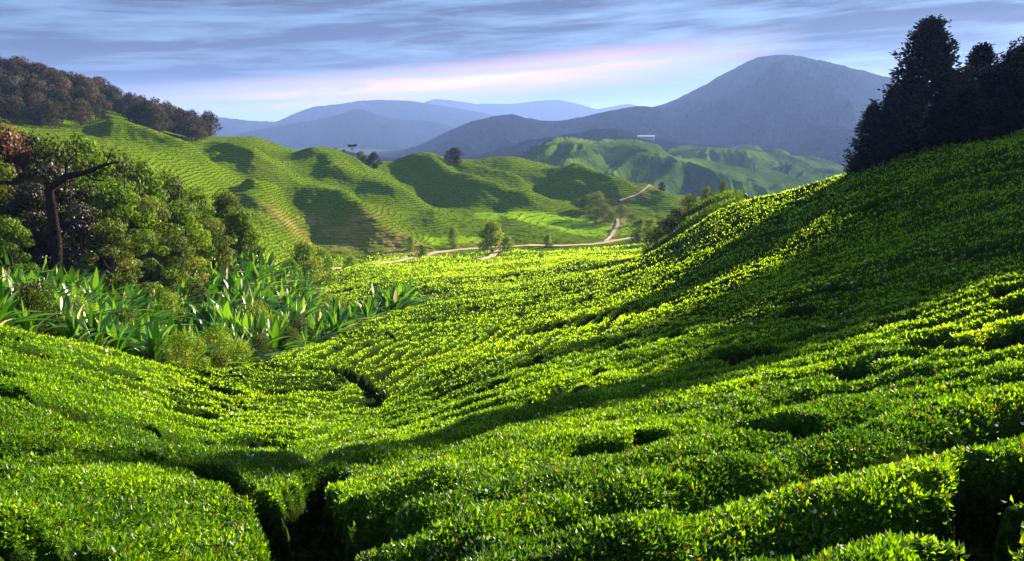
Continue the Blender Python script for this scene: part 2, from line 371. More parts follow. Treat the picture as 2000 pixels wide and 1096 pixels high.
M['forest'] = leaf_mat('forest_leaf', [(0, (0.010, 0.016, 0.010)), (0.4, (0.03, 0.038, 0.02)), (0.7, (0.075, 0.060, 0.05)), (1, (0.16, 0.105, 0.09))], 0.2, 0.0, obj_rand=0.5)
M['banana'] = leaf_mat('ginger_leaf', [(0, (0.012, 0.05, 0.002)), (0.45, (0.04, 0.14, 0.003)), (0.80, (0.15, 0.30, 0.008)), (0.86, (0.45, 0.36, 0.22)), (1, (0.62, 0.52, 0.38))], 0.5, 0.05, 0.3, obj_rand=0.08, tcol=(1.15, 1.15, 0.7))  # pale end stops carry the painted shine of backlit blades
M['valley'] = leaf_mat('valley_leaf', [(0, (0.04, 0.10, 0.008)), (0.6, (0.14, 0.24, 0.015)), (1, (0.27, 0.30, 0.05))], 0.4, 0.006)
M['stone'] = pmat('pale_stone', lambda t, p: t.ramp(t.noise(p, 6, 5), [(0.3, (0.55, 0.52, 0.48)), (0.7, (0.8, 0.78, 0.74))]))
M['wall'] = pmat('house_wall', lambda t, p: t.ramp(t.noise(p, 0.5, 3), [(0.3, (0.36, 0.34, 0.32)), (0.7, (0.46, 0.44, 0.42))]))
M['roof'] = pmat('house_roof', lambda t, p: t.ramp(t.noise(p, 0.5, 3), [(0.3, (0.5, 0.42, 0.42)), (0.7, (0.7, 0.6, 0.6))]))
M['glass'] = pmat('window_dark', lambda t, p: t.ramp(t.noise(p, 0.5, 3), [(0.3, (0.03, 0.035, 0.04)), (0.7, (0.06, 0.065, 0.07))]))

# ------------------------------------------------------------------ road plan
def road_pts(lst):
    q = [hit(*p) for p in lst]; out = []
    for k in range(len(q) - 1):
        for s in np.linspace(0, 1, 8, endpoint=False): out.append(q[k] * (1 - s) + q[k + 1] * s)
    out.append(q[-1]); out = np.array(out)
    for _ in range(6): out[1:-1] = out[1:-1] * .5 + (out[:-2] + out[2:]) * .25
    return out
ROADS = [
 ('road', [(640,528,190),(670,524,190),(720,519,200),(785,512,200),(830,500,200),(870,492,200),(940,486,200),(985,481,200),(1040,479,200),(1100,482,200),(1180,476,200),(1230,466,200),(1265,460,200),(1320,455,200)], 2.7),
 ('dirt_track', [(1182,475,200),(1196,458,200),(1208,440,240),(1206,428,260)], 1.6), ('dirt_track', [(1210,393,300),(1228,387,300),(1255,376,300),(1285,369,300)], 1.2),
 ('footpath', [(985,482,200),(972,492,200),(955,503,150),(935,508,150)], 1.2),
]
RP = [(n, road_pts(l), wd) for n, l, wd in ROADS]
def road_d(x, y):
    d = np.full(np.shape(x), 1e9)
    for n, p, wd in RP: d = np.minimum(d, seg_dist(x, y, p[::3])[0] - wd / 2)
    return d

# ------------------------------------------------------------------ masks
def jungle_mask(x, y):
    r = np.hypot(x, y); a = np.arctan2(x, y)
    ax = azt(np.array([-600, 0, 200, 400, 480, 520, 600, 700, 800, 835]), 550)[0]
    r1 = np.interp(a, ax, [20, 33, 38, 46, 50, 54, 62, 74, 89, 96])
    r2 = np.interp(a, ax, [420, 300, 250, 200, 170, 160, 130, 112, 100, 96])
    return (a < ax[-1]) & (r > r1) & (r < r2)
def forest_mask(x, y):
    r = np.hypot(x, y); a = np.arctan2(x, y)
    ax = azt(np.array([-600, 0, 180, 300, 420, 470]), 250)[0]
    return (a < ax[-1]) & (r > np.interp(a, ax, [250, 290, 345, 345, 405, 430])) & (r < 720)
# ------------------------------------------------------------------ tea rows (psi): traced row directions
ROWS = [
 [(-300,600),(0,645),(250,692),(380,735),(470,757),(600,752),(690,745)],
 [(-300,650),(0,700),(200,735),(350,775),(460,810),(600,812),(720,788),(850,722),(1000,652),(1150,590),(1300,530),(1450,470),(1600,418)],
 [(-300,720),(0,780),(200,820),(400,850),(600,848),(800,795),(1000,715),(1200,640),(1400,560),(1600,500),(1800,430),(2000,355),(2200,290)],
 [(-300,860),(0,895),(250,905),(500,895),(700,860),(900,795),(1150,715),(1400,645),(1700,560),(2000,470),(2300,390)],
 [(-200,1010),(200,990),(500,975),(700,930),(950,850),(1250,770),(1600,685),(2000,585),(2300,500)],
 [(0,1110),(400,1090),(700,1010),(950,930),(1250,865),(1600,785),(2000,685),(2300,600)],
 [(400,1210),(700,1120),(1000,1040),(1300,975),(1650,885),(2000,795),(2300,720)],
 [(700,1235),(1100,1140),(1500,1070),(1800,1000),(2100,925)],
]
UP = [
 [(700,738),(800,690),(900,645),(1000,605),(1150,560),(1300,503),(1400,455),(1500,402)],
 [(560,700),(650,668),(750,640),(850,612),(1000,578),(1100,548),(1250,503)],
 [(850,570),(950,550),(1100,520),(1200,508)],
]
def trace(lst, r0=2.5, r1=200):
    # dense world polyline on the ground
    L = []; q = np.array(lst, float); s = np.linspace(0, len(q) - 1, 40)
    px = np.interp(s, range(len(q)), q[:, 0]); py = np.interp(s, range(len(q)), q[:, 1])
    rs = np.exp(np.linspace(math.log(r0), math.log(r1), 900))
    for x_, y_ in zip(px, py):
        a, t = azt(x_, y_); g = ground(rs * math.sin(a), rs * math.cos(a)) / rs
        if (g >= t).any(): k = np.argmax(g >= t); L.append((rs[k] * math.sin(a), rs[k] * math.cos(a)))
    return np.array(L)
tr = [trace(l) for l in ROWS]; tu = [trace(l) for l in UP]
def gapd(A, B):
    return float(np.median([np.hypot(*(B - p).T).min() for p in A]))
SPC = 1.35
val = [0.0] * len(tr)
for i in range(6, -1, -1): val[i] = val[i + 1] - gapd(tr[i + 1], tr[i]) / SPC
PP = []
for v_, T_ in zip(val, tr):
    for x_, y_ in T_: PP.append((math.atan2(x_, y_) * KA, math.log(math.hypot(x_, y_)), v_))
v0 = val[1]
for k, T_ in enumerate(tu):
    v0 -= gapd(tu[k], tr[1] if k == 0 else tu[k - 1]) / SPC
    for x_, y_ in T_: PP.append((math.atan2(x_, y_) * KA, math.log(math.hypot(x_, y_)), v0))
PP = np.array(PP)
PT = table(PP, 3e-3)
_A, _L = np.meshgrid(np.linspace(AZ0, AZ1, NA), np.linspace(LR0, LR1, NR), indexing='ij')
_r = np.exp(_L); _ga = np.gradient(PT, _A[:, 0], axis=0) / _r; _gr = np.gradient(PT, _L[0], axis=1) / _r
KT = np.clip(np.log2(1 / (np.hypot(_ga, _gr) + 1e-6) / 1.45), -1, 3)
for _ in range(6): KT[1:-1, 1:-1] = (KT[1:-1, 1:-1] * 2 + KT[2:, 1:-1] + KT[:-2, 1:-1] + KT[1:-1, 2:] + KT[1:-1, :-2]) / 6
GAPS = [  # dark openings between the bushes: image points, half width, depth
 ([(570,1120),(560,1040),(520,985),(440,945),(385,905),(290,893)], 0.20, 1.15),
 ([(640,1120),(620,1010),(600,960),(640,925)], 0.24, 1.2),
 ([(0,762),(50,790),(110,808)], 0.55, 1.2),
 ([(1930,1120),(1925,1040),(1900,960),(1960,900),(2060,880)], 0.20, 1.3),
 ([(510,716),(590,712),(650,716),(700,738),(728,762),(735,785)], 0.42, 0.85),
 ([(300,862),(380,858),(430,862)], 0.4, 1.0),
 ([(1780,672),(1850,660),(1950,665),(2060,650)], 0.42, 1.1),
 ([(1150,880),(1230,868),(1300,842),(1420,838),(1540,828)], 0.30, 1.0),
 ([(1040,778),(1080,770),(1110,755)], 0.5, 1.0),
 ([(0,1010),(60,1015),(110,1040),(60,1096)], 0.25, 1.1),
 ([(1640,740),(1700,705),(1760,690)], 0.3, 0.8),
]
GP = [(trace(g, 2.5, 120), wd, dp) for g, wd, dp in GAPS]
def canopy(x, y, full=True):
    """height of the tea tops over the ground and a furrow mask"""
    r = np.hypot(x, y); a = np.arctan2(x, y)
    psi = lookup(PT, a, np.log(np.maximum(r, 3)))
    psi = psi + fbm(x / 5, y / 5, 21, 3) * 0.22
    wob = fbm(x / 3.5, y / 3.5, 31, 3)
    wid = (0.20 + 0.07 * wob) * (1 + 0.45 * sst(r, 12, 35))
    kk = lookup(KT, a, np.log(np.maximum(r, 3))) + 0.42 * sst(r, 14, 26); k0 = np.floor(kk); wk = sst(kk - k0, 0.25, 0.75)
    p0 = psi * 2.0 ** k0; p1 = p0 * 2; d0 = np.abs(p0 - np.round(p0)); d1 = np.abs(p1 - np.round(p1))
    f = np.maximum(np.exp(-(d0 / (wid * (1 - 0.45 * wk))) ** 2), np.exp(-(d1 / wid) ** 2) * wk)
    d = d0 * (1 - wk) + d1 * wk
    f = f * (0.62 + 0.38 * sst(r, 7, 16))
    brk = sst(fbm(x / 5.5, y / 5.5, 41, 3), -0.35, 0.18)          # rows grown together here and there
    brk = np.maximum(brk, 0.88 * sst(r, 12, 28)); f = f * (0.10 + 0.90 * brk)
    # occasional cross gaps
    row = np.round(psi + 0.5); cr = fbm(x / 2.6 + row * 7.3, y / 2.6 - row * 3.1, 51, 2)
    f = np.maximum(f, sst(cr, 0.36 + 0.1 * sst(r, 14, 30), 0.60) * 0.85)
    h = 0.80 - 0.62 * f - 0.20 * np.clip(1 - 2 * d, 0, 1) ** 2 * (0.3 + 0.7 * brk)
    for T_, wd, dp in GP:
        near = np.hypot(x - T_[:, 0].mean(), y - T_[:, 1].mean()) < 40
        if not near.any(): continue
        dd = np.full(x.shape, 9.0); dd[near] = seg_dist(x[near], y[near], T_)[0]
        dd = dd + fbm(x * 2.2, y * 2.2, 61, 3) * 0.22
        gg = 1 - sst(dd, wd * 0.45, wd * 1.35)
        h = h - gg * 0.75 * dp * 0.9; f = np.maximum(f, gg)
    h = h + fbm(x / 0.9, y / 0.9, 71, 3) * 0.13 + fbm(x / 0.25, y / 0.25, 81, 2) * 0.035
    h = h + fbm(x / 3.0, y / 3.0, 91, 2) * 0.12
    return h, np.clip(f, 0, 1)
TOP = 0.80      # control points describe the tea tops
# ------------------------------------------------------------------ ground sheet
ths = np.concatenate([np.linspace(-math.pi, -0.75, 60)[:-1], np.linspace(-0.75, 0.75, 620), np.linspace(0.75, math.pi, 60)[1:]])
rs = np.concatenate([[0.3], np.exp(np.linspace(math.log(1.2), math.log(900), 620)), np.exp(np.linspace(math.log(930), math.log(26000), 60))])
A, R = np.meshgrid(ths, rs, indexing='ij'); gx = R * np.sin(A); gy = R * np.cos(A)
gz = ground(gx, gy) - TOP - 0.05
# deeper where the openings are
V = np.stack([gx, gy, gz], -1).reshape(-1, 3)
mk('ground', V, grid_faces(*A.shape)[:, ::-1], M['soil'], smooth=True, kind='structure')
# ------------------------------------------------------------------ near tea field
na, nr = 1300, 1250
A, R = np.meshgrid(np.linspace(-0.78, 0.78, na), np.exp(np.linspace(math.log(1.6), math.log(150), nr)), indexing='ij')
x, y = R * np.sin(A), R * np.cos(A)
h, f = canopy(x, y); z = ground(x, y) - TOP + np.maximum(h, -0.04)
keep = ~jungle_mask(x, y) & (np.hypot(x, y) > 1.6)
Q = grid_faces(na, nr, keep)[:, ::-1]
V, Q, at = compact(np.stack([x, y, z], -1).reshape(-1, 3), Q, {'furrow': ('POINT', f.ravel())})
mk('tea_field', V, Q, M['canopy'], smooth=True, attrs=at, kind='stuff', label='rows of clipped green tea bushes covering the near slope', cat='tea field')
# leaves on it
def tea_scatter(n, r0, r1, amin, amax, g, per, size, pw=1.0):
    a = g.uniform(amin, amax, n); r = np.exp(g.uniform(math.log(r0), math.log(r1), n))
    x, y = r * np.sin(a), r * np.cos(a)
    ok = ~jungle_mask(x, y) & ((r < 150) | (road_d(x, y) > 1.5)); x, y, r = x[ok], y[ok], r[ok]
    h, f = canopy(x, y)
    h = np.where(r > 149, TOP, h)
    ok = (g.random(len(x)) > sst(f, 0.10, 0.36)); x, y, r, h, f = [q[ok] for q in (x, y, r, h, f)]
    z = ground(x, y) - TOP + h
    S = size(r) * g.uniform(0.7, 1.3, len(x))
    vis = fbm(x / 4, y / 4, 101, 3)
    VV = []; QQ = []; AA = []; o = 0
    for k in range(per):
        jit = g.normal(0, 0.35, (len(x), 2)) * S[:, None]
        pos = np.stack([x + jit[:, 0], y + jit[:, 1], z + g.uniform(-0.5, 0.35, len(x)) * S], 1)
        v, q = rand_leaves(pos, (-0.1 if k else 0.7), (0.85 if k else 1.4), S, S * g.uniform(0.36, 0.52, len(x)), g)
        VV.append(v); QQ.append(q + o); o += len(v)
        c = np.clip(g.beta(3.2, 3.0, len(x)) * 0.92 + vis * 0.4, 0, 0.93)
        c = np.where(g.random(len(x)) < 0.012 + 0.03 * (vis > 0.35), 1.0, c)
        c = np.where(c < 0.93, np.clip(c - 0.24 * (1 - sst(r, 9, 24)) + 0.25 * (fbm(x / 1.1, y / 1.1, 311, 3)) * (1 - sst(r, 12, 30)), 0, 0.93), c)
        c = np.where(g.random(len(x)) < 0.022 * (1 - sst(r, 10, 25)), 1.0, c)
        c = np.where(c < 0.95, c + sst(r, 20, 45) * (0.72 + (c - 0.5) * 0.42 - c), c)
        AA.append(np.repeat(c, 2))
    return np.concatenate(VV), np.concatenate(QQ), np.concatenate(AA)
g = np.random.default_rng(11)
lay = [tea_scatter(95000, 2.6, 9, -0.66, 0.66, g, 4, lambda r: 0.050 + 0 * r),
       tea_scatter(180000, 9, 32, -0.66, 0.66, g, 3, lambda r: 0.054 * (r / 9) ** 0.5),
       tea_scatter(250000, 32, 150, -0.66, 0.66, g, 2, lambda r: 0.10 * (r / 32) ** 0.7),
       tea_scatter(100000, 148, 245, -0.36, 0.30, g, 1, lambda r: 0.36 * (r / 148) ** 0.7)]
V = []; Q = []; a_ = []; o = 0
for v, q, c in lay: V.append(v); Q.append(q + o); a_.append(c); o += len(v)
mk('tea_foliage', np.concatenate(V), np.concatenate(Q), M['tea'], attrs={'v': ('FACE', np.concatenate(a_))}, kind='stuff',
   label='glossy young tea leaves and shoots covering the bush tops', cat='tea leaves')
# blossoms: five-petal white cups
def blossoms(n, r0, r1, g, s):
    a = g.uniform(-0.66, 0.66, n); r = np.exp(g.uniform(math.log(r0), math.log(r1), n)); x, y = r * np.sin(a), r * np.cos(a)
    h, f = canopy(x, y); dens = fbm(x / 2.5, y / 2.5, 111, 3)
    ok = ~jungle_mask(x, y) & (g.random(n) < np.clip(0.12 + dens * 2.0 + f * 0.5, 0.03, 1)) & (f < 0.75)
    x, y, h, r = x[ok], y[ok], h[ok], r[ok]
    pos = np.stack([x, y, ground(x, y) - TOP + h + 0.02], 1); VV = []; QQ = []; o = 0
    S = s(r) * g.uniform(0.6, 1.2, len(x)); a0 = g.uniform(0, 6.28, len(x))
    tilt = unit(np.stack([g.normal(0, .5, len(x)), g.normal(-.3, .5, len(x)), np.ones(len(x))], 1))
    e1 = unit(np.cross(tilt, np.array([1., 0.2, 0.]))); e2_ = np.cross(tilt, e1)
    for k in range(5):
        aa = (a0 + k * 1.2566)[:, None]
        d = unit(np.cos(aa) * e1 + np.sin(aa) * e2_ + 0.35 * tilt); sd = unit(-np.sin(aa) * e1 + np.cos(aa) * e2_)
        v, q = leaves(pos, d, sd, S, S * 0.8, 0.1, 0.0); VV.append(v); QQ.append(q + o); o += len(v)
    return np.concatenate(VV), np.concatenate(QQ)
v, q = join([blossoms(1900, 3, 9, g, lambda r: 0.019 + 0 * r), blossoms(6500, 9, 45, g, lambda r: 0.024 * (r / 9) ** 0.8)])
mk('tea_blossom', v, q, M['flower'], attrs={'v': ('FACE', np.random.default_rng(1).random(len(q)))}, kind='stuff',
   label='tiny white tea blossoms scattered over the bush tops', cat='blossoms')

# ------------------------------------------------------------------ middle hills under tea
na, nr = 1100, 720
A, R = np.meshgrid(np.linspace(-0.72, 0.62, na), np.exp(np.linspace(math.log(148), math.log(620), nr)), indexing='ij')
x, y = R * np.sin(A), R * np.cos(A); zg = ground(x, y)
z = zg + fbm(x / 1.6, y / 1.6, 121, 3) * 0.28
rd = road_d(x, y)
keep = ~jungle_mask(x, y) & ~forest_mask(x, y) & (rd > -0.1)
psi = zg / 0.75 + fbm(x / 12, y / 12, 131, 3) * 0.8
ea = np.zeros(x.shape)
for (px, py, rr0, wd) in [(800,490,200,16),(770,470,200,14),(945,477,200,10),(700,440,200,12),(560,430,200,10),(680,480,200,8),(1215,430,240,14),(1200,400,240,10),(760,455,200,8),(610,430,200,7),(650,455,200,7)]:
    c_ = hit(px, py, rr0); ea = np.maximum(ea, np.exp(-((x - c_[0]) ** 2 + (y - c_[1]) ** 2) / (wd * 0.7) ** 2))
ea = np.maximum(ea, 0.9 * np.exp(-(np.maximum(rd, 0) / 2.0) ** 2))
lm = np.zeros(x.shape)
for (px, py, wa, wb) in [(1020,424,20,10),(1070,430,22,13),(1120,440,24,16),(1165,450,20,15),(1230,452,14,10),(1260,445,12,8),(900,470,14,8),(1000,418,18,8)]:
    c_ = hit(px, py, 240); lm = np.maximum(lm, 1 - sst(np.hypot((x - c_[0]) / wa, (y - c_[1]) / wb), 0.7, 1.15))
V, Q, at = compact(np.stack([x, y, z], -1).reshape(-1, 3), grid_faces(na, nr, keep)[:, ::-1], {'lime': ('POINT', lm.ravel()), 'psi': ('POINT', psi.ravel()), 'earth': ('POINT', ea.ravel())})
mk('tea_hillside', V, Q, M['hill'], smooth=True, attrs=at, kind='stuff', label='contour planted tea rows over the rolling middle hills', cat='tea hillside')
for n, p, wd in RP:
    tn = unit(np.gradient(p, axis=0)); nrm = np.stack([-tn[:, 1], tn[:, 0]], 1); k = 5
    off = np.linspace(-1, 1, k) * wd / 2 * 1.25
    off = off[None] * (1 + 0.35 * fbm(p[:, 0] / 3, p[:, 1] / 3, 301, 3))[:, None]
    X_ = p[:, None, 0] + nrm[:, None, 0] * off; Y_ = p[:, None, 1] + nrm[:, None, 1] * off
    Z0 = np.repeat(ground(p[:, 0], p[:, 1])[:, None], k, 1); Z1 = np.maximum(Z0, ground(X_, Y_)) * 0.5 + Z0 * 0.5 + 0.22
    v = np.stack([X_, Y_, Z1], -1).reshape(-1, 3); q = grid_faces(len(p), k)
    lo = v.copy(); lo[:, 2] -= 1.5
    sk = []
    for c_ in (0, k - 1):
        i = np.arange(len(p) - 1) * k + c_; sk.append(np.stack([i, i + k, i + k + len(v), i + len(v)], 1))
    mk(n, np.concatenate([v, lo]), np.concatenate([q] + sk), M['road'], kind='structure')
# ------------------------------------------------------------------ mountains
def ridge(name, sil, r, front, back, base, mat, nu=420, nv=90, spur=0.2, rough=0.012, seed=0, pw=1.3, spf=1.0, label=None):
    sil = np.array(sil, float); a, t = azt(sil[:, 0], sil[:, 1])
    u = np.linspace(a[0], a[-1], nu); tt = np.interp(u, a, t)
    for _ in range(max(1, nu // 120)): tt[1:-1] = tt[1:-1] * .5 + (tt[:-2] + tt[2:]) * .25
    v = np.concatenate([-(np.linspace(1, 0, nv) ** 1.6), (np.linspace(0, 1, nv // 2)[1:])])
    U, Vv = np.meshgrid(u, v, indexing='ij'); T_ = np.repeat(tt[:, None], len(v), 1)
    Rr = r + np.where(Vv < 0, Vv * front, Vv * back)
    top = T_ * r
    x, y = Rr * np.sin(U), Rr * np.cos(U)
    prof = 1 - sst(np.abs(Vv), 0, 1) ** (1 / pw)
    prof = np.where(Vv < 0, (1 - np.abs(Vv)) ** pw, 1 - sst(np.abs(Vv), 0, 1))
    H = np.maximum(top - base, 2)
    sc_ = r * 0.045 / spf
    rg = 1 - 2 * np.abs(fbm(U * r / sc_ + fbm(x / sc_ / 2, y / sc_ / 2, seed + 3, 2) * 0.9, Vv * front / sc_ * 0.22, seed, 4))
    side = np.clip(np.abs(Vv) * 3.2, 0, 1) * (1 - np.abs(Vv)) ** 0.4
    z = base + H * prof + (rg - 0.5) * H * spur * side
    z = z + fbm(x / (r * rough * 2), y / (r * rough * 2), seed + 9, 3) * r * rough * 0.22
    return mk(name, np.stack([x, y, z], -1).reshape(-1, 3), grid_faces(nu, len(v))[:, ::-1], mat, smooth=True, kind='structure', label=label)
ridge('mountain', [(1100,262),(1180,240),(1260,213),(1300,202),(1345,184),(1400,153),(1450,124),(1490,110),(1530,106),(1570,112),(1640,127),(1700,143),(1800,165),(1950,190),(2150,225),(2400,260)], 2800, 1300, 1500, -80, M['wood'], 700, 130, 0.5, 0.004, 3)
ridge('mountain_ridge', [(740,310),(770,300),(830,280),(880,255),(920,238),(960,228),(1000,223),(1030,231),(1060,237),(1100,236),(1150,226),(1200,214),(1250,207),(1290,210),(1350,225),(1450,250),(1600,280)], 2300, 900, 900, -85, M['wood'], 600, 90, 0.25, 0.004, 13)
ridge('distant_range', [(330,250),(410,229),(440,230),(490,236),(540,238),(575,222),(610,209),(665,203),(700,197),(740,195),(800,197),(860,206),(930,218),(1000,232),(1100,255)], 5600, 1500, 1500, -120, M['wood'], 400, 60, 0.2, 0.002, 23)
ridge('distant_range', [(460,262),(560,243),(620,234),(655,226),(690,214),(710,213),(740,226),(780,233),(840,236),(880,246),(960,275)], 4300, 1200, 1200, -110, M['wood'], 400, 60, 0.2, 0.002, 33)
ridge('distant_range', [(780,215),(820,203),(850,193),(880,196),(930,203),(1000,203),(1050,197),(1090,195),(1130,203),(1165,214),(1190,209),(1225,203),(1270,212),(1400,235)], 7600, 1500, 1500, -140, M['wood'], 300, 50, 0.2, 0.002, 43)
ridge('wooded_ridge', [(560,330),(620,292),(660,296),(760,312),(900,310),(960,296),(1000,284),(1040,272),(1090,268),(1120,262),(1170,254),(1200,252),(1240,264),(1290,272),(1350,282),(1450,290)], 1500, 500, 500, -75, M['wood'], 900, 70, 0.25, 0.012, 53)
ridge('wooded_ridge', [(1450,305),(1510,285),(1560,262),(1595,246),(1640,248),(1700,262),(1800,290)], 1750, 500, 500, -75, M['wood'], 500, 60, 0.25, 0.010, 63)
ridge('far_tea_hill', [(960,345),(1010,319),(1040,300),(1065,284),(1110,278),(1200,284),(1240,284),(1290,296),(1330,310),(1380,318),(1460,330),(1560,352),(1700,375)], 900, 330, 350, -75, M['fartea'], 600, 110, 0.75, 0.004, 73, 1.0, 0.8)
ridge('far_tea_hill', [(1200,330),(1260,310),(1320,296),(1380,288),(1450,290),(1520,300),(1580,312),(1640,328),(1720,345),(1850,370)], 1150, 330, 350, -78, M['fartea'], 600, 110, 0.75, 0.004, 83, 1.0, 0.9)

# ------------------------------------------------------------------ trees
def crown(g, n, lobes, leaf, shape='round'):
    pos = []; nrm = []; tint = []; tot = sum(l[3] ** 2 for l in lobes)
    for cx, cy, cz, rr, fl in lobes:
        m = int(n * rr ** 2 / tot) + 1
        d = unit(g.normal(0, 1, (m, 3))); rad = rr * (0.55 + 0.5 * g.random(m) ** 0.7)
        bump = 1 + 0.22 * np.sin(d[:, 0] * 5 + cx * 3) * np.sin(d[:, 1] * 5 + cy) * np.sin(d[:, 2] * 6)
        p = d * (rad * bump)[:, None]; p[:, 2] *= fl
        pos.append(p + np.array([cx, cy, cz])); nrm.append(unit(d + g.normal(0, 0.45, d.shape))); tint.append(np.full(len(p), g.normal(0, 0.2)))
    pos = np.concatenate(pos)
    S = leaf * g.uniform(0.6, 1.4, len(pos))
    nn_ = np.concatenate(nrm); sd = unit(np.cross(nn_, g.normal(0, 1, nn_.shape))); dv = np.cross(nn_, sd)
    v, q = leaves(pos - dv * S[:, None] * 0.5, dv, sd, S, S * 0.7, 0.12, 0.12)
    c = np.repeat(np.clip(g.beta(2, 2, len(pos)) + np.concatenate(tint), 0, 1), 2)
    return v, q, c
def broadleaf(seed, H=1.0, spread=0.38, n=3500, leaf=0.03, lobes=9, flat=0.75, low=0.3, trunk_r=0.018, umbrella=False, lobe_s=1.0):
    """unit-height tree meshes"""
    g = np.random.default_rng(seed); L = []; tp = []
    zs = np.linspace(0, 0.78, 7); lean = g.normal(0, 0.03, 2)
    tr_ = np.stack([lean[0] * zs + 0.02 * np.sin(zs * 6 + seed), lean[1] * zs + 0.02 * np.cos(zs * 5 + seed), zs], 1)
    tp.append(tube(tr_, np.linspace(trunk_r, trunk_r * 0.35, 7), 7))
    for k in range(lobes):
        a = k * 2.4 + g.uniform(-.4, .4); fz = (k + 0.5) / lobes
        cz = low + (0.88 - low) * fz + g.uniform(-.04, .04)
        rad = spread * (math.sin(math.pi * min(1, 0.25 + fz * 0.75)) ** 0.6) * g.uniform(0.45, 0.8)
        if umbrella: cz = 0.86 + g.uniform(-.03, .03); rad = spread * g.uniform(0.2, 0.85)
        c = np.array([math.cos(a) * rad, math.sin(a) * rad, cz])
        L.append((c[0], c[1], c[2], spread * lobe_s * g.uniform(0.36, 0.58) * (0.6 if umbrella else 1), flat * (0.55 if umbrella else 1)))
        b0 = tr_[min(6, int(max(0.2, (cz - 0.25)) / 0.78 * 6))]
        mid = (b0 + c) / 2 + np.array([0, 0, -0.02])
        tp.append(tube(np.stack([b0, mid, c]), [trunk_r * 0.5, trunk_r * 0.35, trunk_r * 0.12], 5))
    if not umbrella: L.append((0, 0, 0.86, spread * 0.42, 0.8))
    v, q, c = crown(g, n, L, leaf)
    return join(tp), (v, q, c)
def conifer(seed, n_br=330, spread=0.27, leaf=0.022, per=42, low=0.02, tip=0.97, pw=0.75, bulge=0.0):
    g = np.random.default_rng(seed); tp = []
    zs = np.linspace(0, tip, 9); tr_ = np.stack([0.012 * np.sin(zs * 5), 0.012 * np.cos(zs * 4), zs], 1)
    tp.append(tube(tr_, np.linspace(0.022, 0.003, 9), 7)); pos = []; dirs = []
    for k in range(n_br):
        fz = (k + g.random()) / n_br; hz = low + (tip - low) * fz; a = k * 2.399 + g.normal(0, .3)
        L = spread * ((1 - fz) ** pw + bulge * math.sin(math.pi * fz)) * g.uniform(0.5, 1.15) + 0.012
        if g.random() < 0.10: L *= 1.18
        s = np.linspace(0, 1, 7); up_ = g.uniform(-0.05, 0.45)
        bx = np.stack([math.cos(a) * L * s, math.sin(a) * L * s, hz + L * (up_ * s + 0.25 * s ** 2.5)], 1)
        if k % 3 == 0: tp.append(tube(bx, np.linspace(0.005, 0.001, 7), 4))
        u = g.uniform(0.25, 1.03, per) ** 0.8
        p = np.stack([np.interp(u, s, bx[:, i]) for i in range(3)], 1)
        wdt = 0.028 * (1.25 - u)[:, None] + 0.006
        p += g.normal(0, 1, (per, 3)) * wdt * np.array([1, 1, .7]); pos.append(p)
        dd = np.array([math.cos(a), math.sin(a), 0.45]) + g.normal(0, .55, (per, 3)); dirs.append(dd)
    pos = np.concatenate(pos); d = unit(np.concatenate(dirs)); sd = unit(np.cross(d, g.normal(0, 1, d.shape)))
    S = leaf * g.uniform(0.6, 1.4, len(pos)); v, q = leaves(pos, d, sd, S, S * 0.5, 0.1, 0.1)
    return join(tp), (v, q, np.repeat(g.beta(2, 2, len(pos)), 2))
def proto(name, data, leafm, barkm, crown_name='crown'):
    """mesh pair kept unlinked; things are made from it"""
    (tv, tq), (cv, cq, cc) = data
    a = mk('trunk', tv, tq, barkm, link=False, smooth=True); b = mk(crown_name, cv, cq, leafm, link=False, attrs={'v': ('FACE', cc)})
    return (name, a, b)
def put(pr, x, y, z, sx, sz, rot, label, cat, group=None, sy=None, tilt=(0, 0)):
    r = bpy.data.objects.new(pr[0], None); C.objects.link(r); r.empty_display_size = 0.3
    r.location = (x, y, z); r.rotation_euler = (tilt[0], tilt[1], rot); r.scale = (sx, sy or sx, sz)
    tag(r, label, cat, group)
    for s in pr[1:]:
        c = s.copy(); C.objects.link(c); c.parent = r
    return r
def stand(pr, px, r, top, label, cat, group=None, wf=1.0, rot=None, sink=0.0, tilt=(0, 0), h=None):
    x, y, z = place(px, r); H = h or top_h(px, r, top)
    z = z - TOP - 0.1 - sink; H = H + TOP + 0.1 + sink
    return put(pr, x, y, z, H * wf, H, random.uniform(0, 6.28) if rot is None else rot, label, cat, group, tilt=tilt)

# dark conifers on the right crest
con = [proto('conifer_tree', conifer(5, 360, 0.33, 0.026, 52, 0.0, 0.97, 0.85, 0.07), M['conifer'], M['bark']),
       proto('conifer_tree', conifer(6, 260, 0.24, 0.028, 36, 0.02, 0.97, 0.8, 0.10), M['conifer'], M['bark'])]
dk = proto('broadleaf_tree', broadleaf(8, spread=0.42, n=15000, leaf=0.028, lobes=22, low=0.10, flat=0.9), M['conifer'], M['bark'])
G = 'dark trees on the right crest'
stand(con[0], 1785, 100, 38, 'tallest dark conifer with ragged pointed crown on the right crest', 'tree', G, 1.12, sink=0.5)
stand(con[0], 1732, 99, 168, 'dark conifer filling the left shoulder of the tallest conifer', 'tree', G, 1.05, 1.0, sink=0.5)
stand(con[0], 1838, 103, 140, 'dark conifer pressed against the right side of the tallest conifer', 'tree', G, 1.05, 2.2, sink=0.5)
stand(con[1], 1885, 112, 88, 'slim pointed conifer behind the tallest conifer, to its right', 'tree', G, 1.3, sink=0.5)
stand(con[1], 1690, 97, 205, 'lower dark conifer at the left foot of the tallest conifer', 'tree', G, 1.3, sink=0.3)
stand(dk, 1672, 96, 300, 'small dark leaning bush at the left end of the conifers', 'tree', G, 1.2, sink=0.2)
stand(dk, 1962, 104, 92, 'round dark broadleaf tree right of the slim conifer', 'tree', G, 0.9, sink=0.4)
